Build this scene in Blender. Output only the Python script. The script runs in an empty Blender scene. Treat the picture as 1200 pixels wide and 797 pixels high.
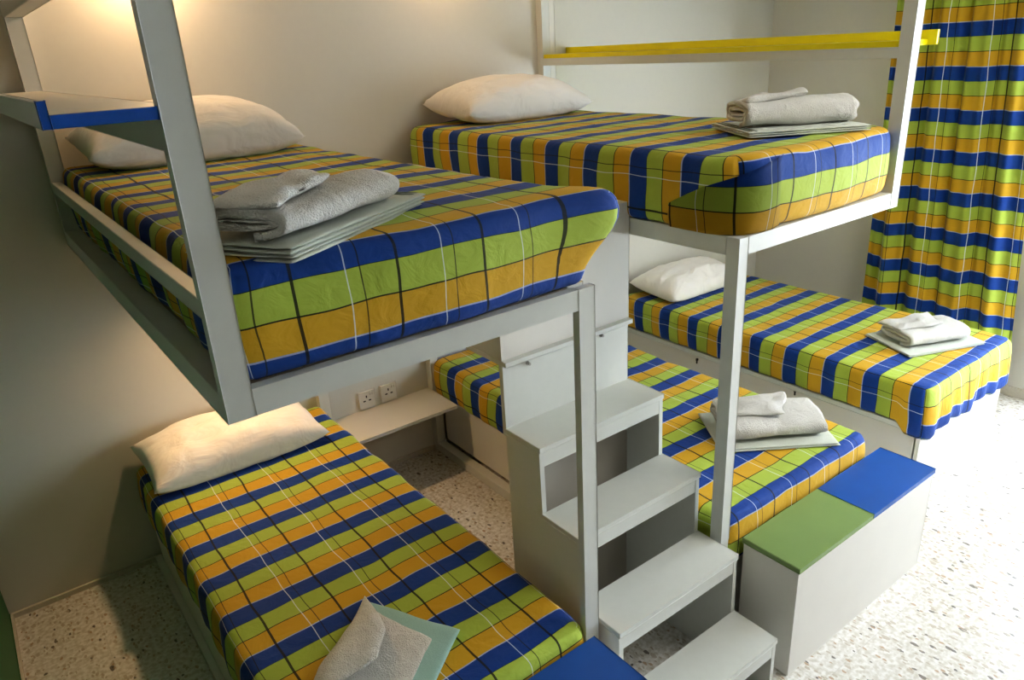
import bpy, bmesh, math, random
from mathutils import Vector, Matrix, noise
random.seed(4)
C = bpy.context.scene.collection

# ------------------------------------------------------------------ helpers
def P(x, y, z):                      # x right, y out from the head wall into the room, z up
    return Vector((x, -y, z))

def link(name, bm, mats, parent=None, origin=None, smooth=False, recalc=True):
    if recalc: bmesh.ops.recalc_face_normals(bm, faces=bm.faces)
    if origin is None:
        if parent is not None: origin = Vector(parent['_o'])
        else:
            xs = [v.co for v in bm.verts]
            lo = Vector([min(v[i] for v in xs) for i in range(3)]); hi = Vector([max(v[i] for v in xs) for i in range(3)])
            origin = Vector(((lo.x+hi.x)/2, (lo.y+hi.y)/2, lo.z))
    for v in bm.verts: v.co -= origin
    me = bpy.data.meshes.new(name); bm.to_mesh(me); bm.free()
    if smooth:
        for p in me.polygons: p.use_smooth = True
    for m in (mats if isinstance(mats, (list, tuple)) else [mats]): me.materials.append(m)
    o = bpy.data.objects.new(name, me); C.objects.link(o)
    if parent is not None:
        o.parent = parent
        o.location = origin - Vector(parent['_o'])
    else: o.location = origin
    o['_o'] = tuple(origin)
    return o

def empty(name, label, cat, o, group=None):
    e = bpy.data.objects.new(name, None); C.objects.link(e)
    e.empty_display_size = .1
    e.location = P(*o); e['_o'] = tuple(P(*o)); e['label'] = label; e['category'] = cat
    if group: e['group'] = group
    return e

def tag(o, label=None, cat=None, group=None, kind=None):
    if label: o['label'] = label
    if cat: o['category'] = cat
    if group: o['group'] = group
    if kind: o['kind'] = kind
    return o

def box(bm, x0, x1, y0, y1, z0, z1, bev=0.0, seg=2, mi=0):
    b = bmesh.new()
    bmesh.ops.create_cube(b, size=1)
    for v in b.verts:
        v.co = P(x0+(v.co.x+.5)*(x1-x0), y0+(v.co.y+.5)*(y1-y0), z0+(v.co.z+.5)*(z1-z0))
    if bev: bmesh.ops.bevel(b, geom=b.edges[:], offset=bev, segments=seg, affect='EDGES', profile=.5)
    for f in b.faces: f.material_index = mi
    me = bpy.data.meshes.new('t'); b.to_mesh(me); b.free(); bm.from_mesh(me); bpy.data.meshes.remove(me)

def boxo(name, dims, mat, parent=None, bev=.003):
    bm = bmesh.new(); box(bm, *dims, bev=bev); return link(name, bm, mat, parent)

def prism(bm, pts, axis, a, b):      # pts 2D polygon; extruded along axis
    def mk(p, t): return P(t, p[0], p[1]) if axis == 'x' else (P(p[0], t, p[1]) if axis == 'y' else P(p[0], p[1], t))
    A = [bm.verts.new(mk(p, a)) for p in pts]; B = [bm.verts.new(mk(p, b)) for p in pts]
    bm.faces.new(A); bm.faces.new(B[::-1]); n = len(pts)
    for i in range(n): bm.faces.new((A[i], A[(i+1) % n], B[(i+1) % n], B[i]))

def nz(p, s, seed=0): return noise.noise(Vector(p)*s + Vector((seed*7.3, seed*3.1, seed*1.7)))

# ------------------------------------------------------------------ materials
def hx(h):
    h = h.lstrip('#'); c = [int(h[i:i+2], 16)/255 for i in (0, 2, 4)]
    return tuple((x/12.92 if x <= .04045 else ((x+.055)/1.055)**2.4) for x in c)+(1,)

def mat(name):
    m = bpy.data.materials.new(name); m.use_nodes = True; nt = m.node_tree
    return m, nt, nt.nodes['Principled BSDF']
def N(nt, t, **k):
    n = nt.nodes.new(t)
    for a, v in k.items(): setattr(n, a, v)
    return n
def mathn(nt, op, a, b=None, c=None):
    n = nt.nodes.new('ShaderNodeMath'); n.operation = op
    for i, v in enumerate((a, b, c)):
        if v is None: continue
        if isinstance(v, (int, float)): n.inputs[i].default_value = v
        else: nt.links.new(v, n.inputs[i])
    return n.outputs[0]
def mixc(nt, f, a, b, bt='MIX'):
    n = nt.nodes.new('ShaderNodeMix'); n.data_type = 'RGBA'; n.blend_type = bt
    for s, v in ((n.inputs[0], f), (n.inputs[6], a), (n.inputs[7], b)):
        if isinstance(v, (int, float, tuple)): s.default_value = v
        else: nt.links.new(v, s)
    return n.outputs[2]

def painted(name, col, rough=.4, var=.04, bump=.02, scale=14, coat=0, spec=.5):
    m, nt, b = mat(name)
    tc = N(nt, 'ShaderNodeTexCoord')
    n = N(nt, 'ShaderNodeTexNoise'); n.inputs['Scale'].default_value = scale; n.inputs['Detail'].default_value = 5
    nt.links.new(tc.outputs['Object'], n.inputs['Vector'])
    c = hx(col); d = tuple(x*(1-var*2.2) for x in c[:3])+(1,)
    nt.links.new(mixc(nt, n.outputs['Fac'], d, c), b.inputs['Base Color'])
    b.inputs['Roughness'].default_value = rough; b.inputs['Coat Weight'].default_value = coat
    b.inputs['Specular IOR Level'].default_value = spec
    bp = N(nt, 'ShaderNodeBump'); bp.inputs['Strength'].default_value = bump*5; bp.inputs['Distance'].default_value = .002
    nt.links.new(n.outputs['Fac'], bp.inputs['Height']); nt.links.new(bp.outputs[0], b.inputs['Normal'])
    return m

def plaid(name, sat=1.0, wave=.006):
    m, nt, b = mat(name)
    uv = N(nt, 'ShaderNodeUVMap'); uv.uv_map = 'UVMap'
    nn = N(nt, 'ShaderNodeTexNoise'); nn.inputs['Scale'].default_value = 5; nn.inputs['Detail'].default_value = 1
    nt.links.new(uv.outputs[0], nn.inputs['Vector'])
    sub = N(nt, 'ShaderNodeVectorMath', operation='SUBTRACT'); nt.links.new(nn.outputs['Color'], sub.inputs[0]); sub.inputs[1].default_value = (.5, .5, .5)
    scl = N(nt, 'ShaderNodeVectorMath', operation='SCALE'); nt.links.new(sub.outputs[0], scl.inputs[0]); scl.inputs['Scale'].default_value = wave*4
    add = N(nt, 'ShaderNodeVectorMath', operation='ADD'); nt.links.new(uv.outputs[0], add.inputs[0]); nt.links.new(scl.outputs[0], add.inputs[1])
    sp = N(nt, 'ShaderNodeSeparateXYZ'); nt.links.new(add.outputs[0], sp.inputs[0])
    PV, PU = .226, .22
    fv = mathn(nt, 'FRACT', mathn(nt, 'DIVIDE', mathn(nt, 'ADD', sp.outputs[1], 20*PV), PV))
    fu = mathn(nt, 'FRACT', mathn(nt, 'DIVIDE', mathn(nt, 'ADD', sp.outputs[0], 20*PU), PU))
    blue, green, orange = hx('#0e3c86'), hx('#a2b449'), hx('#c39a22')
    r = N(nt, 'ShaderNodeValToRGB'); r.color_ramp.interpolation = 'CONSTANT'; cr = r.color_ramp
    stops = [(0, hx('#a9b2d8')), (.018, blue), (.335, hx('#16301c')), (.343, green), (.665, hx('#2a2e0a')), (.68, orange)]
    while len(cr.elements) < len(stops): cr.elements.new(.5)
    for e, (p, c) in zip(cr.elements, stops): e.position = p; e.color = c
    nt.links.new(fv, r.inputs[0]); col = r.outputs[0]
    def line(pos, w):     # 1 inside |fu-pos|<w
        return mathn(nt, 'LESS_THAN', mathn(nt, 'ABSOLUTE', mathn(nt, 'SUBTRACT', fu, pos)), w)
    col = mixc(nt, mathn(nt, 'MULTIPLY', line(.04, .016), .92), col, hx('#10140f'))
    col = mixc(nt, mathn(nt, 'MULTIPLY', line(.675, .0065), .85), col, hx('#16180f'))
    col = mixc(nt, mathn(nt, 'MULTIPLY', line(.54, .0065), .75), col, hx('#dfe6ee'))
    tn = N(nt, 'ShaderNodeTexNoise'); tn.inputs['Scale'].default_value = 3; nt.links.new(uv.outputs[0], tn.inputs['Vector'])
    col = mixc(nt, mathn(nt, 'MULTIPLY', tn.outputs['Fac'], .12), col, hx('#d8d8c8'), 'MULTIPLY')
    nt.links.new(col, b.inputs['Base Color'])
    b.inputs['Roughness'].default_value = .75; b.inputs['Specular IOR Level'].default_value = .25
    b.inputs['Sheen Weight'].default_value = .06
    wv = N(nt, 'ShaderNodeTexNoise'); wv.inputs['Scale'].default_value = 16; wv.inputs['Detail'].default_value = 3; wv.inputs['Distortion'].default_value = .8
    nt.links.new(uv.outputs[0], wv.inputs['Vector'])
    fn = N(nt, 'ShaderNodeTexNoise'); fn.inputs['Scale'].default_value = 600; nt.links.new(uv.outputs[0], fn.inputs['Vector'])
    hgt = mathn(nt, 'ADD', wv.outputs['Fac'], mathn(nt, 'MULTIPLY', fn.outputs['Fac'], .05))
    bp = N(nt, 'ShaderNodeBump'); bp.inputs['Strength'].default_value = .5; bp.inputs['Distance'].default_value = .01
    nt.links.new(hgt, bp.inputs['Height']); nt.links.new(bp.outputs[0], b.inputs['Normal'])
    return m

def cloth(name, col, wr=14, wd=.012, fine=0, fd=.002, stretch=(1, 1, 1)):
    m, nt, b = mat(name)
    tc = N(nt, 'ShaderNodeTexCoord'); mp = N(nt, 'ShaderNodeMapping'); mp.inputs['Scale'].default_value = stretch
    nt.links.new(tc.outputs['Object'], mp.inputs[0])
    b.inputs['Roughness'].default_value = .9; b.inputs['Specular IOR Level'].default_value = .15; b.inputs['Sheen Weight'].default_value = .15
    n = N(nt, 'ShaderNodeTexNoise'); n.inputs['Scale'].default_value = wr; n.inputs['Detail'].default_value = 3; n.inputs['Distortion'].default_value = 1.0
    nt.links.new(mp.outputs[0], n.inputs['Vector']); h = n.outputs['Fac']
    bp = N(nt, 'ShaderNodeBump'); bp.inputs['Strength'].default_value = .5; bp.inputs['Distance'].default_value = wd
    nt.links.new(h, bp.inputs['Height']); out = bp
    c = hx(col)
    if fine:
        n2 = N(nt, 'ShaderNodeTexNoise'); n2.inputs['Scale'].default_value = fine; n2.inputs['Detail'].default_value = 2
        nt.links.new(tc.outputs['Object'], n2.inputs['Vector'])
        b2 = N(nt, 'ShaderNodeBump'); b2.inputs['Strength'].default_value = .7; b2.inputs['Distance'].default_value = fd
        nt.links.new(n2.outputs['Fac'], b2.inputs['Height']); nt.links.new(bp.outputs[0], b2.inputs['Normal']); out = b2
        nt.links.new(mixc(nt, n2.outputs['Fac'], tuple(x*.8 for x in c[:3])+(1,), c), b.inputs['Base Color'])
    else:
        nt.links.new(mixc(nt, n.outputs['Fac'], tuple(x*.93 for x in c[:3])+(1,), c), b.inputs['Base Color'])
    nt.links.new(out.outputs[0], b.inputs['Normal'])
    return m

def terrazzo():
    m, nt, b = mat('terrazzo')
    tc = N(nt, 'ShaderNodeTexCoord')
    col = hx('#cbc5b4')
    big = N(nt, 'ShaderNodeTexNoise'); big.inputs['Scale'].default_value = 55; big.inputs['Detail'].default_value = 4
    nt.links.new(tc.outputs['Object'], big.inputs['Vector'])
    r = N(nt, 'ShaderNodeValToRGB'); r.color_ramp.elements[0].position = .38; r.color_ramp.elements[1].position = .62
    r.color_ramp.elements[0].color = hx('#c6c1b5'); r.color_ramp.elements[1].color = hx('#e3e1dc')
    nt.links.new(big.outputs['Fac'], r.inputs[0]); c = r.outputs[0]
    for sc, th, colr, rot, rnd in ((62, .17, '#453d35', .5, .963), (44, .19, '#5a5044', 1.9, .975), (85, .28, '#b0a592', 2.6, .88), (55, .24, '#b5aa99', .2, .90), (75, .24, '#ab8f70', 1.2, .95)):
        mp = N(nt, 'ShaderNodeMapping'); mp.inputs['Rotation'].default_value = (0, 0, rot); mp.inputs['Scale'].default_value = (1, .55, 1)
        nt.links.new(tc.outputs['Object'], mp.inputs[0])
        dn = N(nt, 'ShaderNodeTexNoise'); dn.inputs['Scale'].default_value = 60; nt.links.new(mp.outputs[0], dn.inputs['Vector'])
        mx = N(nt, 'ShaderNodeVectorMath', operation='MULTIPLY_ADD'); nt.links.new(dn.outputs['Color'], mx.inputs[0]); mx.inputs[1].default_value = (.012,)*3
        nt.links.new(mp.outputs[0], mx.inputs[2])
        v = N(nt, 'ShaderNodeTexVoronoi'); v.voronoi_dimensions = '2D'; v.inputs['Scale'].default_value = sc
        nt.links.new(mx.outputs[0], v.inputs['Vector'])
        sx = N(nt, 'ShaderNodeSeparateXYZ'); nt.links.new(v.outputs['Color'], sx.inputs[0])
        sel = mathn(nt, 'GREATER_THAN', sx.outputs[0], rnd)
        size = mathn(nt, 'MULTIPLY_ADD', sx.outputs[1], .22, th)
        ins = mathn(nt, 'LESS_THAN', v.outputs['Distance'], size)
        c = mixc(nt, mathn(nt, 'MULTIPLY', mathn(nt, 'MULTIPLY', sel, ins), .85), c, hx(colr))
    br = N(nt, 'ShaderNodeTexBrick'); br.offset = 0; br.inputs['Scale'].default_value = 1
    br.inputs['Mortar Size'].default_value = .0022; br.inputs['Brick Width'].default_value = .4; br.inputs['Row Height'].default_value = .4
    nt.links.new(tc.outputs['Object'], br.inputs['Vector'])
    c = mixc(nt, mathn(nt, 'MULTIPLY', br.outputs['Fac'], .15), c, hx('#6d675b'))
    nt.links.new(c, b.inputs['Base Color'])
    b.inputs['Roughness'].default_value = .28; b.inputs['Specular IOR Level'].default_value = .5
    return m

M = {}
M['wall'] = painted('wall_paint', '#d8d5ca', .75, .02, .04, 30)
M['wall_dimmed'] = painted('dimmed_wall_paint', '#8d877b', .8, .02)  # wall colour darkened on the two unseen walls to cut bounce light at left
M['ceil'] = painted('ceiling_paint', '#ddd8cc', .8, .02)
M['metal'] = painted('white_metal_paint', '#d9dbd4', .38, .03, .01, 30)
M['wood'] = painted('white_board_paint', '#e2dfd7', .45, .03, .015, 8)
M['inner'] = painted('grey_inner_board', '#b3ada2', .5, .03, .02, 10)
M['blue'] = painted('blue_paint', '#0b4fa6', .45, .08, .05, 22)
M['bluel'] = painted('blue_lacquer', '#15519e', .42, .10, .05, 9)
M['green'] = painted('green_lacquer', '#788f55', .42, .05, .04, 9)
M['yellow'] = painted('yellow_paint', '#e8d908', .35, .05, .02, 20)
M['dkgreen'] = painted('dark_green_paint', '#1f6a35', .5, .1, .02, 8)
M['floor'] = terrazzo()
M['skirt'] = painted('skirting_stone', '#dcd5c6', .45, .1, .02, 60)
M['plaid'] = plaid('plaid_cotton')
M['curtain'] = plaid('plaid_curtain', wave=.003)
M['pillow'] = cloth('white_pillowcase', '#efebe4', 6, .026, stretch=(1, 2.2, 1))
M['terry'] = cloth('white_terry', '#e6e4dd', 16, .022, 260, .008)
M['towel'] = cloth('pale_towel', '#d5dacd', 12, .004, 500, .002)
M['teal'] = cloth('pale_teal_cloth', '#a9cdc4', 14, .005, 300, .001)
M['stripe'] = cloth('grey_stripe', '#6f8078', 14, .003)
M['plastic'] = painted('white_plastic', '#dcd8cd', .3, .01, .005)
M['hole'] = painted('dark_slot', '#2a2723', .6, .01, .005)
M['steel'] = painted('brushed_steel', '#a9a6a0', .3, .05, .01); M['steel'].node_tree.nodes['Principled BSDF'].inputs['Metallic'].default_value = .8
M['cord'] = painted('dark_cord', '#3d3a36', .7, .02, .01)
m, nt, b = mat('window_glass'); b.inputs['Base Color'].default_value = (1, 1, 1, 1); b.inputs['Transmission Weight'].default_value = 1; b.inputs['Roughness'].default_value = 0; b.inputs['IOR'].default_value = 1.0
M['glass'] = m

# ------------------------------------------------------------------ room
WL, WR, WB, CH = -.70, 4.48, 5.2, 3.0
def struct(o): o['kind'] = 'structure'; return o
bm = bmesh.new(); box(bm, WL-.8, WR+.2, -.2, WB+.2, -.1, 0); struct(link('floor', bm, M['floor'], origin=P(0, 0, 0)))
bm = bmesh.new(); box(bm, WL-.8, WR+.2, -.2, WB+.2, CH, CH+.1); struct(link('ceiling', bm, M['ceil']))
bm = bmesh.new(); box(bm, WL-.8, WR+.2, -.2, 0, 0, CH); struct(link('wall_back', bm, M['wall']))
bm = bmesh.new(); box(bm, WL-.8, WR+.2, WB, WB+.2, 0, CH); struct(link('wall_front', bm, M['wall_dimmed']))
bm = bmesh.new(); box(bm, WL-.8, WL-.6, 0, WB, 0, CH); struct(link('wall_left', bm, M['wall_dimmed']))
# right wall with a window behind the curtain and a tall balcony opening
y1, y2, y3, y4 = 1.12, 1.74, 2.12, 4.3
bm = bmesh.new()
box(bm, WR, WR+.2, 0, y1, 0, CH); box(bm, WR, WR+.2, y1, y2, 0, .85); box(bm, WR, WR+.2, y1, y2, 2.3, CH)
box(bm, WR, WR+.2, y2, y3, 0, CH); box(bm, WR, WR+.2, y3, y4, 2.35, CH); box(bm, WR, WR+.2, y4, WB, 0, CH)
struct(link('wall_right', bm, M['wall']))
def glazed(name, a, b, z0, z1, n):
    bm = bmesh.new(); t = .05; x0, x1 = WR+.08, WR+.13
    box(bm, x0, x1, a, a+t, z0, z1); box(bm, x0, x1, b-t, b, z0, z1); box(bm, x0, x1, a+t, b-t, z0, z0+t); box(bm, x0, x1, a+t, b-t, z1-t, z1)
    for i in range(1, n):
        y = a+(b-a)*i/n; box(bm, x0, x1, y-t/2, y+t/2, z0+t, z1-t)
    w = struct(link(name, bm, M['metal']))
    bm = bmesh.new(); box(bm, WR+.1, WR+.105, a+t, b-t, z0+t, z1-t); link('pane', bm, M['glass'], w, origin=w.location.copy())
glazed('window_1', y1, y2, .85, 2.3, 1)
glazed('door_1', y3, y4, 0, 2.35, 3)
bm = bmesh.new(); box(bm, WL, 3.0, 0, .012, 0, .012+.012); o = struct(link('baseboard_back', bm, M['skirt']))
bm = bmesh.new(); box(bm, WR-.012, WR, 0, y3, 0, .06); struct(link('baseboard_right', bm, M['skirt']))
# narrow white upright strip on the head wall beside the right upper bunk
boxo('white_strip_1', (2.405, 2.46, 0, .012, 0, 3.0), M['wood'])['kind'] = 'structure'

# green cupboard along the left side
e = empty('wardrobe', 'dark green cupboard side at the far left edge, left of the lower bed', 'wardrobe', (-.92, 1.0, 0))
boxo('body', (-1.29, -.704, .012, 1.99, .03, 2.1), M['dkgreen'], e)
boxo('plinth', (-1.29, -.692, .015, 1.99, 0, .028), M['skirt'], e, 0)

# ------------------------------------------------------------------ soft things
def soft_box(x0, x1, y0, y1, z0, z1, r=.03, v0=0, u0=0, seed=0, bulges=(), amp=.006, drop=None, top_wave=.004, sag=None, R=.07, vs=1.0, info=None):
    """rounded fabric block with plaid UVs unfolded from the top"""
    bm = bmesh.new(); uvl = bm.loops.layers.uv.new('UVMap')
    nx, ny, nzc = 30, 60, 8
    L = [x1-x0, y1-y0, z1-z0]; c = Vector(((x0+x1)/2, (y0+y1)/2, (z0+z1)/2)); h = Vector(L)/2
    cache = {}
    def rnd(p):
        q = Vector([max(-h[i]+r, min(h[i]-r, p[i])) for i in range(3)]); d = p-q
        w = q + d.normalized()*r if d.length > 1e-9 else p.copy()
        qx = max(-h.x+R, min(h.x-R, w.x)); qy = max(-h.y+R, min(h.y-R, w.y)); dx, dy = w.x-qx, w.y-qy
        if abs(dx) > 1e-9 and abs(dy) > 1e-9:
            k = max(abs(dx), abs(dy))/math.hypot(dx, dy); w.x = qx+dx*k; w.y = qy+dy*k
        return w
    def vert(p):
        k = tuple(round(a, 5) for a in p)
        if k in cache: return cache[k]
        w = rnd(Vector(p)); W = w + c
        # soft cloth noise
        s = nz(W, 3.2, seed); s2 = nz(W, 9, seed+3)
        side = max(0, min(1, (z1-W.z)/.04))
        dirn = Vector((w.x/h.x, w.y/h.y, 0)); 
        if abs(dirn.x) > .93 or abs(dirn.y) > .93:
            n = Vector((math.copysign(1, dirn.x) if abs(dirn.x) > .93 else 0, math.copysign(1, dirn.y) if abs(dirn.y) > .93 else 0, 0))
            W += n*(amp*1.6*s + amp*s2*.7)*1.0
            # rippling of the hanging side
            if abs(dirn.x) > .93: W.x += math.copysign(1, dirn.x)*.004*math.sin(W.y*41+seed)*side
            # belly
            t = (W.z-z0)/(z1-z0); W += n*.010*math.sin(math.pi*min(1, max(0, t)))
        if w.z > h.z-r*1.01: W.z += top_wave*1.5*s + top_wave*s2
        if sag: W.z += sag(W.x, W.y)*(1 if w.z > -h.z+r else 0)
        if drop and dirn.y > .9:
            k2 = max(0, min(1, 1-(W.z-z0)/(z1-z0)))
            W.z -= drop*k2*(1+.35*math.sin(W.x*17+seed)); W.y += .012*k2*math.sin(W.x*46+seed*2)+.02*k2
        for (bx, by, bz, br, vec) in bulges:
            d = (W-Vector((bx, by, bz))).length
            if d < br: W += Vector(vec)*(math.cos(math.pi*d/br)+1)/2
        cache[k] = bm.verts.new(P(*W)); return cache[k]
    def lin(n, hh):      # denser at rim
        t = [-1, -1+.3*r/hh, -1+.65*r/hh, -1+r/hh] + [(-1+r/hh)+(2-2*r/hh)*i/n for i in range(1, n)] + [1-r/hh, 1-.65*r/hh, 1-.3*r/hh, 1]
        return [a*hh for a in t]
    X, Y, Z = lin(nx, h.x), lin(ny, h.y), lin(nzc, h.z)
    def quad(ps, uvf):
        vs = [vert(p) for p in ps]
        if len(set(vs)) < 4: return
        try: f = bm.faces.new(vs)
        except ValueError: return
        f.smooth = True
        for l, p in zip(f.loops, ps): l[uvl].uv = uvf(p)
    U = lambda p: p[0]+h.x+u0
    V = lambda p: (p[1]+h.y+v0)*vs
    for sgn in (1, -1):
        for i in range(len(X)-1):
            for j in range(len(Y)-1):
                ps = [(X[i], Y[j], sgn*h.z), (X[i+1], Y[j], sgn*h.z), (X[i+1], Y[j+1], sgn*h.z), (X[i], Y[j+1], sgn*h.z)]
                quad(ps, lambda p: (U(p), V(p)))
        for i in range(len(X)-1):
            for j in range(len(Z)-1):
                ps = [(X[i], sgn*h.y, Z[j]), (X[i+1], sgn*h.y, Z[j]), (X[i+1], sgn*h.y, Z[j+1]), (X[i], sgn*h.y, Z[j+1])]
                quad(ps, lambda p: (U(p), V(p)+vs*sgn*(h.z-p[2])))
        for i in range(len(Y)-1):
            for j in range(len(Z)-1):
                ps = [(sgn*h.x, Y[i], Z[j]), (sgn*h.x, Y[i+1], Z[j]), (sgn*h.x, Y[i+1], Z[j+1]), (sgn*h.x, Y[i], Z[j+1])]
                quad(ps, lambda p: (U(p)+sgn*(h.z-p[2]), V(p)))
    return bm

MATT = dict(
    A=dict(x0=-.060, x1=.835, y0=.02, y1=2.035, z0=1.603, z1=1.842),
    C=dict(x0=1.440, x1=2.385, y0=.02, y1=2.035, z0=1.606, z1=1.842),
    B=dict(x0=-.10, x1=.79, y0=.02, y1=2.06, z0=.312, z1=.522),
    D=dict(x0=1.475, x1=2.425, y0=.02, y1=2.045, z0=.352, z1=.566),
    E=dict(x0=2.975, x1=3.93, y0=.03, y1=2.03, z0=.362, z1=.582))
def mattress(k, blue_y, label, line_x, **kw):
    d = dict(MATT[k]); vs = kw.get('vs', 1.0)
    # blue band starts at y = blue_y; with vs < 0 the cloth lies the other way round and blue_y is its front edge
    v0 = -(blue_y - d['y0'])
    u0 = -(line_x - d['x0']) + .04*.22   # dark double line at x = line_x
    bm = soft_box(v0=v0, u0=u0, seed=ord(k), **d, **kw)
    o = link('mattress', bm, M['plaid'], smooth=True)
    return tag(o, label, 'mattress', 'mattresses in plaid covers')
mA = mattress('A', 2.015, 'mattress in blue, green and orange plaid cover on the left upper bunk', .286, bulges=[(.84, 2.03, 1.79, .16, (.095, .02, -.004)), (.83, 1.9, 1.79, .25, (.02, 0, 0)), (.4, 2.04, 1.74, .35, (0, .015, 0))], vs=.226/.212, R=.03)
mC = mattress('C', 2.045, 'plaid covered mattress on the right upper bunk, its front corner tucked', 1.685, R=.12, bulges=[(1.9, 2.04, 1.72, .4, (0, .02, 0))])
mB = mattress('B', 1.945, 'low plaid mattress under the left upper bunk, warmly lit at the pillow end', .232, R=.04)
mD = mattress('D', 2.075, 'low plaid mattress behind the white stairs and the green and blue bench', 1.76, vs=-1.0, R=.05)
mE = mattress('E', 1.95, 'plaid mattress on the white base nearest the curtain', 3.20, drop=.05, R=.05)

def corner_flap(m, k, back, front, drop_z, off, blue_y, line_x, Rr):
    """front cloth wrapped round the left front corner, its seam running down and back"""
    d = MATT[k]; bm = bmesh.new(); uvl = bm.loops.layers.uv.new('UVMap'); G = {}
    nU, nW = 36, 12; arc = math.pi/2*Rr
    def outline(s):                    # s<0 on the front face, then round the corner, then along the side
        if s < 0: return d['x0']+Rr-s, d['y1'], 0, 1
        if s < arc:
            a = s/Rr; return d['x0']+Rr-Rr*math.sin(a), d['y1']-Rr+Rr*math.cos(a), -math.sin(a), math.cos(a)
        return d['x0'], d['y1']-Rr-(s-arc), -1, 0
    for i in range(nU+1):
        for j in range(nW+1):
            q, t = i/nU, j/nW
            s_ = -front + (front+back)*q
            x, y, nx_, ny_ = outline(s_)
            top = d['z1']-.006-drop_z*q**1.5
            z = top*(1-t)+(d['z0']+.002)*t
            bel = .010*math.sin(math.pi*(z-d['z0'])/(d['z1']-d['z0']))
            o_ = off*(min(1, q*9)) + bel + .004*math.sin(math.pi*t)*q + .0025*nz((s_, z, 1), 22)
            # soft rolled edge at the back end
            if i == nU: o_ -= .010
            G[i, j] = (bm.verts.new(P(x+nx_*o_, y+ny_*o_, z)), (d['x0']+Rr-s_-line_x+.04*.22, (d['y1']-blue_y)+(d['z1']-z)))
    for i in range(nU):
        for j in range(nW):
            ks = [(i, j), (i+1, j), (i+1, j+1), (i, j+1)]
            f = bm.faces.new([G[c][0] for c in ks]); f.smooth = True
            for l, c in zip(f.loops, ks): l[uvl].uv = G[c][1]
    bmesh.ops.solidify(bm, geom=bm.faces[:], thickness=.005)
    m['_o'] = tuple(m.location)
    link('corner_fold', bm, M['plaid'], m, smooth=True)
corner_flap(mC, 'C', .33, .10, .155, .012, 2.045, 1.685, .12)

def pillow(x0, x1, y0, y1, z, h, seed, label, rot=0, tilt=0, lean=0):
    bm = bmesh.new(); n = 40; m = 28; a, b = (x1-x0)/2, (y1-y0)/2
    cx, cy = (x0+x1)/2, (y0+y1)/2; g = {}
    for sg in (1, -1):
        for i in range(n+1):
            for j in range(m+1):
                u, v = -1+2*i/n, -1+2*j/m
                if (i in (0, n) or j in (0, m)) and sg == -1: g[sg, i, j] = g[1, i, j]; continue
                # pinched sides, ears at the corners
                px = a*u*(1-.05*(1-v*v)*abs(u)**3); py = b*v*(1-.05*(1-u*u)*abs(v)**3)
                f = max(0, (1-abs(u)**3.6))**.5*max(0, (1-abs(v)**3.0))**.5
                wr = .012*nz((px*1.6, py*6, sg), 3, seed)*(1-f*.4) + .007*nz((px, py, sg), 14, seed+2)
                cr = .009*math.sin(u*22+seed+3*v)*max(0, abs(v)-.45)*f
                zz = h*f*(1.0 if sg > 0 else -.42)*(1+.10*nz((u, v, 0), 1.3, seed)) + (wr+cr)*min(1, f*3)*(1 if sg > 0 else .3)
                zz += .018*(u*u*v*v)**2            # lifted corners
                g[sg, i, j] = (px, py, zz)
    vs = {}
    c, s = math.cos(rot), math.sin(rot)
    def vert(sg, i, j):
        k = (1 if (i in (0, n) or j in (0, m)) else sg, i, j)
        if k not in vs:
            px, py, zz = g[k]
            zz += -tilt*py/b*h*.5                  # higher against the wall
            vs[k] = bm.verts.new(P(cx+px*c-py*s, cy+px*s+py*c, z+h*.42+zz))
        return vs[k]
    for sg in (1, -1):
        for i in range(n):
            for j in range(m):
                f = bm.faces.new([vert(sg, i, j), vert(sg, i+1, j), vert(sg, i+1, j+1), vert(sg, i, j+1)]); f.smooth = True
    o = link('pillow', bm, M['pillow'], smooth=True)
    return tag(o, label, 'pillow', 'white pillows at the bed heads')
pillow(-.02, .76, .03, .48, 1.845, .15, 1, 'white pillow against the wall on the left upper bunk', tilt=.35)
pillow(1.56, 2.33, .03, .46, 1.845, .135, 2, 'white pillow at the head of the right upper bunk', tilt=.3)
pillow(-.09, .68, .02, .43, .525, .125, 3, 'white pillow on the low bed under the left upper bunk', tilt=.35)
pillow(3.02, 3.75, .04, .44, .585, .12, 4, 'white pillow on the bed nearest the curtain, seen under the right upper bunk', tilt=.3)

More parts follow.
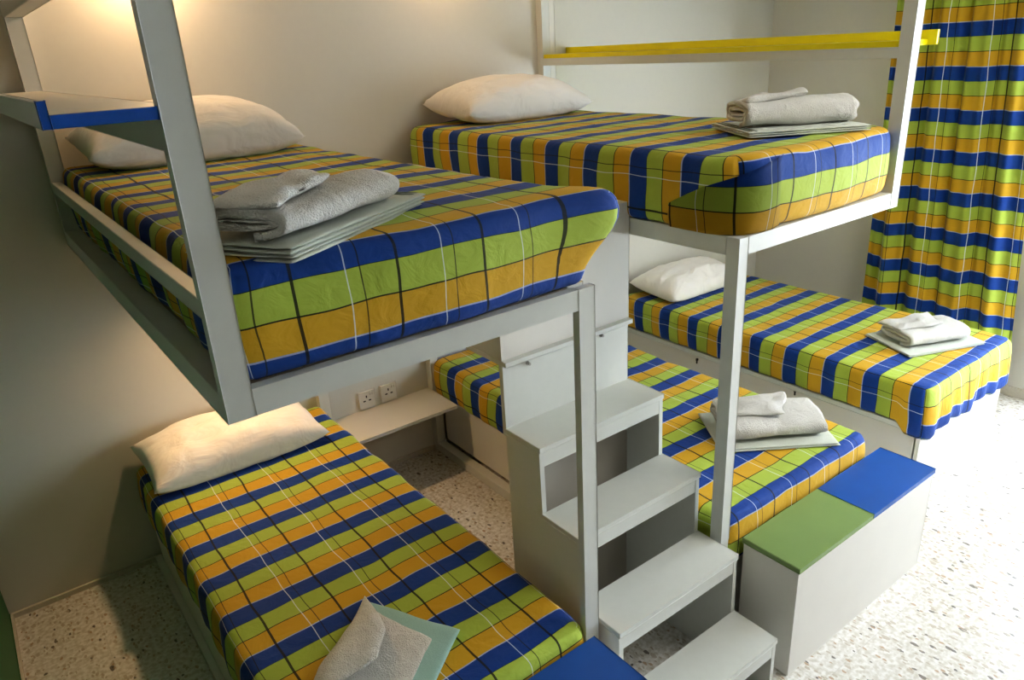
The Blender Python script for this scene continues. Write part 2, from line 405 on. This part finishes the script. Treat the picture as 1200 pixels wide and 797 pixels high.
# ------------------------------------------------------------------ towels
def quadpuff(bm, cs, th, seed=0, n=22, pw=6, mi=0, sgn_low=.0, wob=.003, bend=None):
    """slab over 4 corners (x,y,z), rounded rim"""
    A, B, Cc, D = [Vector(c) for c in cs]; vs = {}
    def vert(s, i, j):
        rim = i in (0, n) or j in (0, n); k = (0 if rim else s, i, j)
        if k not in vs:
            u, v = i/n, j/n
            # pack samples toward rims
            uu = .5-.5*math.cos(math.pi*u); vv = .5-.5*math.cos(math.pi*v)
            p = (A*(1-uu)+B*uu)*(1-vv) + (D*(1-uu)+Cc*uu)*vv
            f = (max(0, 1-abs(2*uu-1)**pw)*max(0, 1-abs(2*vv-1)**pw))**.5
            w = wob*nz(p, 14, seed)
            z = p.z + th/2 + (th/2*f + w if s == 1 else -th/2*f*(1)+min(0, w)*0)
            if rim: z = p.z+th/2
            x, y = p.x+wob*1.2*nz(p, 9, seed+5), p.y+wob*1.2*nz(p, 9, seed+8)
            if bend: x, y, z = bend(x, y, z, uu, vv)
            vs[k] = bm.verts.new(P(x, y, z))
        return vs[k]
    for s in (1, -1):
        for i in range(n):
            for j in range(n):
                q = [vert(s, i, j), vert(s, i+1, j), vert(s, i+1, j+1), vert(s, i, j+1)]
                if len(set(q)) == 4:
                    f = bm.faces.new(q); f.smooth = True; f.material_index = mi

def frame2(ox, oy, ang):
    c, s = math.cos(ang), math.sin(ang)
    return lambda a, b: (ox+a*c-b*s, oy+a*s+b*c)

def layered(name, corners, z, layers, th, label, seed, stripe_side=None, group=None):
    """flat folded thin towel: corners (x,y) x4"""
    e = empty(name, label, 'towel', (sum(c[0] for c in corners)/4, sum(c[1] for c in corners)/4, z), group)
    bm = bmesh.new()
    for k in range(layers):
        off = .006*(k % 2)
        cs = [(c[0]+random.uniform(-off, off), c[1]+random.uniform(-off, off), z+k*th) for c in corners]
        quadpuff(bm, cs, th*1.02, seed+k, pw=26, wob=.002)
    link('folded_layers', bm, M['towel'], e, smooth=True)
    if stripe_side:
        a, b = corners[stripe_side[0]], corners[stripe_side[1]]
        cc = Vector((sum(c[0] for c in corners)/4, sum(c[1] for c in corners)/4))
        for q in (0.012, .03):
            bm = bmesh.new(); zt = z+layers*th+.0012
            A, B = Vector(a), Vector(b); nrm = (cc-(A+B)/2).normalized(); t = (B-A).normalized()
            p = [A+nrm*q+t*.012, B+nrm*q-t*.012, B+nrm*(q+.006)-t*.012, A+nrm*(q+.006)+t*.012]
            quadpuff(bm, [(v.x, v.y, zt-.001) for v in p], .0025, n=10, wob=.0006)
            link('border_stripe', bm, M['stripe'], e, smooth=True)
    return e

def coil(bm, org, ang, a, b, t, length, laps=2.2, seed=0, taper=.0, z=0, start=-.42):
    """flattened rolled towel; axis along local +a direction (ang), cross-section = local b (width) x z"""
    F = frame2(org[0], org[1], ang); n = int(34*laps); m = 22; rows = []
    def sp(th, off):
        k = th/(2*math.pi)
        aa, bb = a-(t*1.06)*k+off, b-(t*1.06)*k+off
        aa = max(aa, .012); bb = max(bb, .003)
        cth, sth = math.cos(th+start*math.pi), math.sin(th+start*math.pi)
        f = lambda q, e: math.copysign(abs(q)**e, q)
        return aa*f(cth, .75), bb*f(sth, .8)
    outer, inner = [], []
    for i in range(n+1):
        th = 2*math.pi*laps*i/n
        outer.append(sp(th, 0)); inner.append(sp(th, -t*.86))
    prof = outer+inner[::-1]
    R = []
    for j in range(m+1):
        s = j/m; row = []
        for (w, h) in prof:
            sc = 1+.05*math.sin(s*5+seed)-taper*s
            x, y = F((s-.5)*length + .012*nz((w*8, h*20, s*0), 2, seed)*(1 if j in (0, m) else .3), w*sc)
            row.append(bm.verts.new(P(x+.003*nz((x, y, h), 20, seed), y+.003*nz((x, y, h), 20, seed+1), z+b+h*(1+.05*math.sin(s*9+seed)+.18*nz((x, y, 0), 7, seed+6))+.005*nz((x, y, h), 18, seed+4)*(1 if h > 0 else .2))))
        R.append(row)
    K = len(prof)
    for j in range(m):
        for i in range(K):
            f = bm.faces.new((R[j][i], R[j][(i+1) % K], R[j+1][(i+1) % K], R[j+1][i])); f.smooth = True
    for R0 in (R[0], R[m]):
        for i in range(n):
            f = bm.faces.new((R0[i], R0[i+1], R0[K-2-i], R0[K-1-i]))

def folded(label, org, ang, a, b, t, length, z, seed, flap, group=None, laps=2.2, start=-.42, taper=0):
    e = empty('hand_towel', label, 'towel', (org[0], org[1], z), group)
    bm = bmesh.new(); coil(bm, org, ang, a, b, t, length, laps, seed, taper, z, start)
    link('rolled_body', bm, M['terry'], e, smooth=True)
    F = frame2(org[0], org[1], ang)
    bm = bmesh.new()
    cs = [(*F(p[0], p[1]), z+p[2]) for p in flap['c']]
    quadpuff(bm, cs, flap['th'], seed+2, pw=flap.get('pw', 3), wob=.014, n=30)
    link('folded_flap', bm, M['terry'], e, smooth=True)
    return e

def towel_pair(corner, along, across, ang, z, th, nl, coilp, flap, lab1, lab2, seed, stripe=None, start=-.42):
    """corner = near corner of the lower towel, `along` its long side at angle ang, `across` to the left of it"""
    F = frame2(corner[0], corner[1], math.radians(ang))
    G = 'folded towels laid out on the beds'
    layered('bath_towel', [F(0, 0), F(along, 0), F(along, -across), F(0, -across)], z, nl, th, lab1, seed, stripe, G)
    a, b, t, L, off, laps = coilp
    o = F(off[0], -off[1])
    folded(lab2, o, math.radians(ang), a, b, t, L, z+nl*th+.001, seed+1, flap, G, laps, start)
ZA = 1.836
towel_pair((.05, 2.10), .52, .25, -31, ZA, .0085, 4, (.115, .035, .019, .42, (.225, .125), 1.6),
    dict(c=[(-.205, .09, .056), (.06, .03, .068), (.13, -.10, .058), (-.21, -.11, .048)], th=.026, pw=8),
    'thin pale towel with grey edge stripes, folded flat on the left upper bunk', 'thick white hand towel, folded over on a pale one on the left upper bunk', 11, (1, 2))
ZC = 1.847
towel_pair((1.80, 1.80), .44, .36, 31, ZC, .007, 3, (.11, .050, .018, .40, (.22, .17), 2.3),
    dict(c=[(-.195, .06, .078), (.04, .045, .097), (.09, -.09, .09), (-.19, -.10, .062)], th=.026, pw=8),
    'thin pale towel with striped hem, lying flat on the right upper bunk', 'rolled white hand towel with open rolled end on the right upper bunk', 21, (0, 3))
ZD = .570
towel_pair((1.83, 1.74), .50, .34, 35, ZD, .008, 2, (.14, .050, .020, .42, (.25, .17), 2.0),
    dict(c=[(-.205, .05, .085), (.03, .10, .094), (.12, -.11, .084), (-.20, -.14, .06)], th=.030, pw=6),
    'thin pale towel lying flat on the low bed behind the white stairs', 'crumpled white hand towel on the low bed behind the white stairs', 31, None)
ZE = .585
towel_pair((3.27, 1.80), .47, .34, 22, ZE, .008, 2, (.13, .046, .019, .36, (.225, .17), 2.0),
    dict(c=[(-.18, .05, .076), (.06, .075, .088), (.12, -.11, .076), (-.18, -.12, .056)], th=.026, pw=7),
    'thin pale towel lying flat on the bed nearest the curtain', 'white hand towel folded on the bed nearest the curtain', 41, None)
# B: flat towel with teal border, one corner folded over
zB = .525
e = empty('bath_towel', 'white towel with pale teal border, one corner folded over, on the bottom left bed', 'towel', (.22, 1.78, zB), 'folded towels laid out on the beds')
Q = [(.30, 1.50), (.46, 1.80), (.17, 2.00), (-.06, 1.80)]
Q = [(.31, 1.53), (.47, 1.83), (.20, 2.03), (-.03, 1.80)]
bm = bmesh.new(); quadpuff(bm, [(q[0], q[1], zB) for q in Q], .014, 5, pw=20, wob=.003); link('border', bm, M['teal'], e, smooth=True)
def lerpq(Q, u, v):
    return tuple((Q[0][i]*(1-u)+Q[1][i]*u)*(1-v)+(Q[3][i]*(1-u)+Q[2][i]*u)*v for i in (0, 1))
bm = bmesh.new(); quadpuff(bm, [(*lerpq(Q, a, b), zB+.006) for a, b in ((.04, .06), (.80, .20), (.82, .95), (.05, .95))], .014, 6, pw=7, wob=.003); link('terry_panel', bm, M['terry'], e, smooth=True)
bm = bmesh.new(); quadpuff(bm, [(*lerpq(Q, a, b), zB+z) for a, b, z in ((.0, .02, .016), (.44, .33, .05), (.50, .62, .05), (.0, 1.0, .02))], .03, 7, pw=3.5, wob=.010); link('folded_corner', bm, M['terry'], e, smooth=True)

# ------------------------------------------------------------------ upper bunk frames
aL, aR, aF, z0, z1 = -.107, .843, 2.05, 1.545, 1.602
w = .055
def rail(name, dims, e, bev=.0015, m='metal'): return boxo(name, dims, M[m], e, bev)
e = empty('bunk_frame', 'white tube frame of the left upper bunk, nearest post crossing the picture at left', 'bed frame', ((aL+aR)/2, 1.0, 0), 'white bunk frames')
rail('post', (aL, aL+w, aF-.028, aF, z0, 2.43), e)
rail('post', (aL, aL+w, .0, .05, z0, 2.43), e)
rail('post', (aR-.055, aR, aF-.022, aF, 0, z1), e)
rail('post', (aR-.055, aR, .0, .045, 0, z1), e)
rail('beam', (aL+w-.003, aR-.052, aF-.0275, aF-.0003, z0+.0003, z1-.0003), e, 0)
rail('beam', (aL+w, aR-.055, 0, .045, z0, z1), e)
rail('beam', (aL, aL+w, .05, aF-.026, z0, z1), e)
rail('beam', (aR-.055, aR, .045, aF-.045, z0, z1), e)
rail('guard_rail', (aL, aL+.03, .05, aF-.026, 1.755, 1.793), e)
rail('shelf_rail', (aL, aL+w-.01, .05, aF-.026, 2.055, 2.105), e)
rail('top_rail', (aL, aL+w, .05, aF-.026, 2.374, 2.43), e)
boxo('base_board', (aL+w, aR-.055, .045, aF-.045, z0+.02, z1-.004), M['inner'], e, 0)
cL, cR, cF = 1.447, 2.395, 2.045; z0, z1 = 1.548, 1.605
e = empty('bunk_frame', 'white tube frame of the right upper bunk, carrying the yellow shelf', 'bed frame', ((cL+cR)/2, 1.0, 0), 'white bunk frames')
w = .052
rail('post', (cL, cL+.046, cF-.046, cF, 0, z1), e)
rail('post', (cL, cL+.05, 0, .05, 0, z1), e)
rail('post', (cR-w, cR, cF-.045, cF, z0, 2.60), e)
rail('post', (cR-w, cR, 0, .045, z0, 2.60), e)
rail('beam', (cL+.042, cR-w+.003, cF-.0445, cF-.0003, z0+.0003, z1-.0003), e, 0)
rail('beam', (cL+.05, cR-w, 0, .045, z0, z1), e)
rail('beam', (cL, cL+.05, .05, cF-.05, z0, z1), e)
rail('beam', (cR-w, cR, .045, cF-.045, z0, z1), e)
rail('shelf_rail', (cR-w, cR, .045, cF-.045, 2.074, 2.108), e)
rail('top_rail', (cR-w, cR, .045, cF-.045, 2.545, 2.60), e)
rail('floor_rail', (cL, cL+.05, .05, 1.56, .0, .05), e)
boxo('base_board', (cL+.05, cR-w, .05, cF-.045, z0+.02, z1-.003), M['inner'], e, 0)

# shelves hung outside the frames
e = empty('wall_shelf', 'long narrow shelf with blue edges outside the left upper bunk', 'shelf', (-.19, 1.0, 2.107))
boxo('board', (-.262, -.062, .03, 2.035, 2.107, 2.123), M['wood'], e, .001)
boxo('lip', (-.275, -.262, .03, 2.035, 2.107, 2.146), M['wood'], e, .001)
boxo('blue_edge', (-.262, -.11, 2.035, 2.055, 2.107, 2.127), M['blue'], e, .001)
boxo('blue_lip_end', (-.275, -.2625, 2.035, 2.055, 2.107, 2.148), M['blue'], e, .001)
e = empty('wall_shelf', 'long narrow yellow shelf beside the right upper bunk in front of the curtain', 'shelf', (2.47, 1.0, 2.109))
boxo('board', (cR-.045, 2.545, .005, 2.0, 2.1085, 2.128), M['yellow'], e, .001)
boxo('lip', (2.545, 2.56, .005, 2.03, 2.1085, 2.158), M['yellow'], e, .001)

# ------------------------------------------------------------------ bed bases
e = empty('bed_base', 'white box base of the low bed under the left upper bunk', 'bed base', (.34, 1.0, 0), 'white box bed bases')
boxo('body', (-.085, .775, .0605, 1.985, .0, .311), M['wood'], e)
boxo('plinth', (-.112, -.086, .02, 2.04, 0, .03), M['wood'], e, .002)
e = empty('bed_base', 'white box base of the low bed behind the white stairs', 'bed base', (1.95, 1.0, 0), 'white box bed bases')
boxo('body', (1.51, 2.41, .055, 2.02, .06, .351), M['wood'], e)
boxo('plinth', (1.56, 2.37, .06, 1.98, 0, .06), M['hole'], e, 0)  # dark colour stands in for the shade in the gap under the base
e = empty('bed_base', 'white box base of the bed nearest the curtain, front panel to the floor', 'bed base', (3.45, 1.0, 0), 'white box bed bases')
boxo('front_panel', (3.0, 3.915, 2.0, 2.02, .002, .361), M['wood'], e)
boxo('body', (3.0, 3.915, .06, 2.0, .002, .335), M['wood'], e)
boxo('top_ledge', (2.985, 3.915, .06, 2.0, .3355, .3615), M['metal'], e)
for y, z in ((.66, .30), (1.344, .325)):
    bm = bmesh.new()
    box(bm, 2.988, 3.0, y-.004, y+.004, z, z+.012, .001); box(bm, 2.990, 2.996, y-.0025, y+.0025, z-.02, z, .001)
    link('pull_cord', bm, M['cord'], e)

# ------------------------------------------------------------------ wall shelf and sockets
e = empty('wall_shelf', 'low white shelf on the head wall under the two sockets', 'shelf', (1.1, .15, .375))
boxo('board', (.80, 1.445, .051, .305, .378, .396), M['wood'], e, .002)
boxo('wall_batten', (.845, 1.445, .001, .05, .36, .396), M['wood'], e, .002)
for i, x in enumerate((1.016, 1.148)):
    e = empty('wall_socket', ['white three pin wall socket, left one of the pair above the low shelf', 'white three pin wall socket, right one of the pair above the low shelf'][i], 'socket', (x+.047, 0, .415), 'pair of wall sockets')
    boxo('face_plate', (x, x+.094, .001, .011, .408, .502), M['plastic'], e, .003)
    for px, pz, a, b in ((.044, .472, .004, .008), (.030, .448, .008, .004), (.062, .448, .008, .004)):
        boxo('pin_hole', (x+px-a/1.2, x+px+a/1.2, .0105, .0125, pz-b/1.2, pz+b/1.2), M['hole'], e, 0)
    boxo('switch', (x+.064, x+.078, .0105, .016, .476, .494), M['plastic'], e, .002)

# ------------------------------------------------------------------ stairs
sL, sR, s4, td, sh = .857, 1.4346, 1.771, .1795, .2477
yb = s4-td
e = empty('staircase', 'white boxed staircase of four open steps between the beds', 'stairs', ((sL+sR)/2, 1.95, 0))
t = .018
prof = [(yb, 0)]
for k in (4, 3, 2, 1):
    prof += [(yb+td*(4-k), sh*k-.0185), (s4+td*(4-k)-.004, sh*k-.0185)]
prof += [(s4+3*td-.004, 0)]
prof2 = []
for p in prof:
    if not prof2 or p != prof2[-1]: prof2.append(p)
for x in (sL, sR-t):
    bm = bmesh.new(); prism(bm, prof2, 'x', x, x+t); link('side_panel', bm, M['metal'], e)
for k in (1, 2, 3, 4):
    yf = s4+td*(4-k)
    boxo('tread', (sL-.001, sR+.001, yf-td+(0.0 if k == 4 else -.0), yf, sh*k-.018, sh*k), M['metal'], e, .0015)
    boxo('apron', (sL+t, sR-t, yf-.022, yf-.005, sh*k-.075, sh*k-.0185), M['metal'], e, .001)
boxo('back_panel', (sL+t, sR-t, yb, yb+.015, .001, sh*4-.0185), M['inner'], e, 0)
# tall cupboard / landing behind the stairs
e = empty('cupboard', 'tall white boxed cupboard above and behind the stairs, reaching the bunks', 'cupboard', ((sL+sR)/2, .8, .0))
boxo('riser_panel', (sL+.001, sR-.001, yb-.018, yb-.001, sh*4-.03, 1.222), M['metal'], e, .001)
boxo('ledge', (sL-.001, sR+.001, yb-.06, yb+.022, 1.2225, 1.238), M['metal'], e, .001)
boxo('front_panel', (sL, sR+.004, yb-.018, yb-.002, 1.2385, 1.665), M['wood'], e, .001)
boxo('side_panel', (sL, sL+.0175, .06, yb-.0185, 1.2385, 1.655), M['wood'], e, .001)
boxo('side_panel', (sR-.0175, sR, .06, yb-.0185, 1.2385, 1.655), M['wood'], e, .001)
boxo('bottom_panel', (sL, sR, .06, yb-.061, 1.2225, 1.238), M['wood'], e, .001)
boxo('top_panel', (sL, sR, .06, yb-.0185, 1.6555, 1.665), M['wood'], e, .001)
for x, z in ((.962, 1.200), (1.297, 1.207)):
    bm = bmesh.new()
    bmesh.ops.create_cone(bm, cap_ends=True, segments=20, radius1=.006, radius2=.005, depth=.014, matrix=Matrix.Translation(P(x, yb+.006, z)) @ Matrix.Rotation(math.pi/2, 4, 'X'))
    bmesh.ops.create_cone(bm, cap_ends=True, segments=20, radius1=.0075, radius2=.0075, depth=.002, matrix=Matrix.Translation(P(x, yb, z)) @ Matrix.Rotation(math.pi/2, 4, 'X'))
    link('knob', bm, M['steel'], e, smooth=False)

# ------------------------------------------------------------------ storage benches
def bench(x0, x1, y0, y1, h, lids, label):
    e = empty('storage_bench', label, 'bench', ((x0+x1)/2, (y0+y1)/2, 0), 'storage benches at the bed ends')
    bm = bmesh.new(); T = .018; H = h-.02
    box(bm, x0+.004, x0+.004+T, y0+.004, y1-.022, .002, H, .001); box(bm, x1-.004-T, x1-.004, y0+.004, y1-.022, .002, H, .001)
    box(bm, x0+.004+T, x1-.004-T, y0+.004, y0+.004+T, .002, H, .001); box(bm, x0+.022, x1-.022, y0+.022, y1-.022, .02, .03)
    link('body', bm, M['wood'], e)
    boxo('front_panel', (x0+.003, x1-.003, y1-.0218, y1-.004, .002, H), M['wood'], e, .001)
    for a, b_, m in lids:
        boxo('lid', (a+.0008, b_-.0008, y0, y1, H+.0005, h), M[m], e, .002)
    return e
bench(1.535, 2.49, 2.075, 2.305, .484, [(1.535, 2.012, 'green'), (2.012, 2.49, 'bluel')], 'white storage bench with one green and one blue lid, beside the stairs')
bench(-.155, .799, 2.078, 2.308, .484, [(-.155, .322, 'green'), (.322, .799, 'bluel')], 'storage bench with dark blue lid at the foot of the low left bed')

# ------------------------------------------------------------------ curtain
bm = bmesh.new(); uvl = bm.loops.layers.uv.new('UVMap')
nu, nv = 150, 60; G = {}
zt, zb_ = 2.62, .12
for i in range(nu+1):
    for j in range(nv+1):
        u = i/nu; t = j/nv; z = zt+(zb_-zt)*t
        ya = .950+.02*t; yb2 = 1.74+.17*t**1.1
        y = ya+(yb2-ya)*u
        ph = u*2*math.pi*4.3
        amp = .016+.016*t
        x = 4.31+amp*math.sin(ph+.5*math.sin(t*3))+.012*math.sin(ph*2.3+1+t)
        y += .010*math.sin(ph*1.0+1.3+t*2)*math.sin(math.pi*u)
        zz = z-.010*math.sin(ph*.5)*t
        G[i, j] = (bm.verts.new(P(x, y, zz)), (u*.80+.02, -z*.97))
for i in range(nu):
    for j in range(nv):
        ks = [(i, j), (i+1, j), (i+1, j+1), (i, j+1)]
        f = bm.faces.new([G[k][0] for k in ks]); f.smooth = True
        for l, k in zip(f.loops, ks): l[uvl].uv = (G[k][1][0], G[k][1][1]+2.11)
o = link('curtain', bm, M['curtain'], smooth=True)
tag(o, 'floor length plaid curtain in blue, green and orange at the right wall', 'curtain')
bm = bmesh.new()
bmesh.ops.create_cone(bm, cap_ends=True, segments=16, radius1=.012, radius2=.012, depth=1.3, matrix=Matrix.Translation(P(4.31, 1.4, 2.66)) @ Matrix.Rotation(math.pi/2, 4, 'X'))
for yy in (.8, 2.0): box(bm, 4.3, 4.475, yy-.01, yy+.01, 2.65, 2.67)
tag(link('curtain_rod', bm, M['steel']), 'metal curtain rod above the plaid curtain', 'rod')

# ------------------------------------------------------------------ lights
def area(name, loc, target, sx, sy, power, col, spread=180):
    l = bpy.data.lights.new(name, 'AREA'); l.shape = 'RECTANGLE'; l.size = sx; l.size_y = sy; l.energy = power; l.color = col; l.spread = math.radians(spread)
    o = bpy.data.objects.new(name, l); C.objects.link(o); o.location = P(*loc)
    d = P(*target)-P(*loc); o.rotation_euler = d.to_track_quat('-Z', 'Y').to_euler(); return o
def spot(name, loc, power, col, r=.04):
    l = bpy.data.lights.new(name, 'POINT'); l.energy = power; l.color = col; l.shadow_soft_size = r
    o = bpy.data.objects.new(name, l); C.objects.link(o); o.location = P(*loc); return o
area('daylight', (WR+.35, 3.2, 1.35), (1.5, 2.7, .6), 2.1, 2.1, 205, (.80, .89, 1.0))
area('daylight', (WR+.3, 1.43, 1.6), (3, 1.43, 1.2), .6, 1.4, 15, (.84, .92, 1.0))
area('fill_light', (2.6, 3.4, 2.9), (2.6, 1.6, .3), 1.4, 1.0, 27, (1.0, .98, .95), 115)  # unseen overhead fill, added to brighten the stairs and middle of the room
WARM = (1.0, .66, .36)
spot('reading_lamp', (.36, .16, 2.56), 7, WARM, .05)
spot('reading_lamp', (1.72, .16, 2.66), 3.5, WARM, .05)
l = bpy.data.lights.new('reading_lamp', 'SPOT'); l.energy = 36; l.color = WARM; l.shadow_soft_size = .03; l.spot_size = math.radians(150); l.spot_blend = 1
o = bpy.data.objects.new('reading_lamp', l); C.objects.link(o); o.location = P(.36, .22, 1.50); o.rotation_euler = (P(.30, .75, .5)-P(.36, .22, 1.50)).to_track_quat('-Z', 'Y').to_euler()
spot('reading_lamp', (1.75, .25, 1.47), 1.2, WARM, .03)
w = bpy.data.worlds.new('World'); bpy.context.scene.world = w; w.use_nodes = True
bg = w.node_tree.nodes['Background']; bg.inputs[0].default_value = (.75, .87, 1, 1); bg.inputs[1].default_value = 1.0

# ------------------------------------------------------------------ camera
cam = bpy.data.cameras.new('camera'); co = bpy.data.objects.new('camera', cam); C.objects.link(co)
yaw, pitch, roll, f = .6275, -.3802, -.0575, 864.3
fv = Vector((math.sin(yaw)*math.cos(pitch), math.cos(yaw)*math.cos(pitch), math.sin(pitch)))
r0 = fv.cross(Vector((0, 0, 1))).normalized(); u0 = r0.cross(fv)
rr = math.cos(roll)*r0+math.sin(roll)*u0; uu = -math.sin(roll)*r0+math.cos(roll)*u0
mt = Matrix((rr, uu, -fv)).transposed().to_4x4(); mt.translation = P(-.4015, 3.3904, 2.1884)
co.matrix_world = mt
cam.sensor_width = 36; cam.lens = f/1200*36; cam.clip_start = .05
bpy.context.scene.camera = co
s = bpy.context.scene
s.view_settings.view_transform = 'Standard'; s.view_settings.look = 'Medium High Contrast'; s.view_settings.exposure = -.05; s.view_settings.gamma = 1
s.cycles.max_bounces = 8; s.cycles.use_denoising = True; s.cycles.sample_clamp_indirect = 6
for o in bpy.data.objects:
    if '_o' in o: del o['_o']
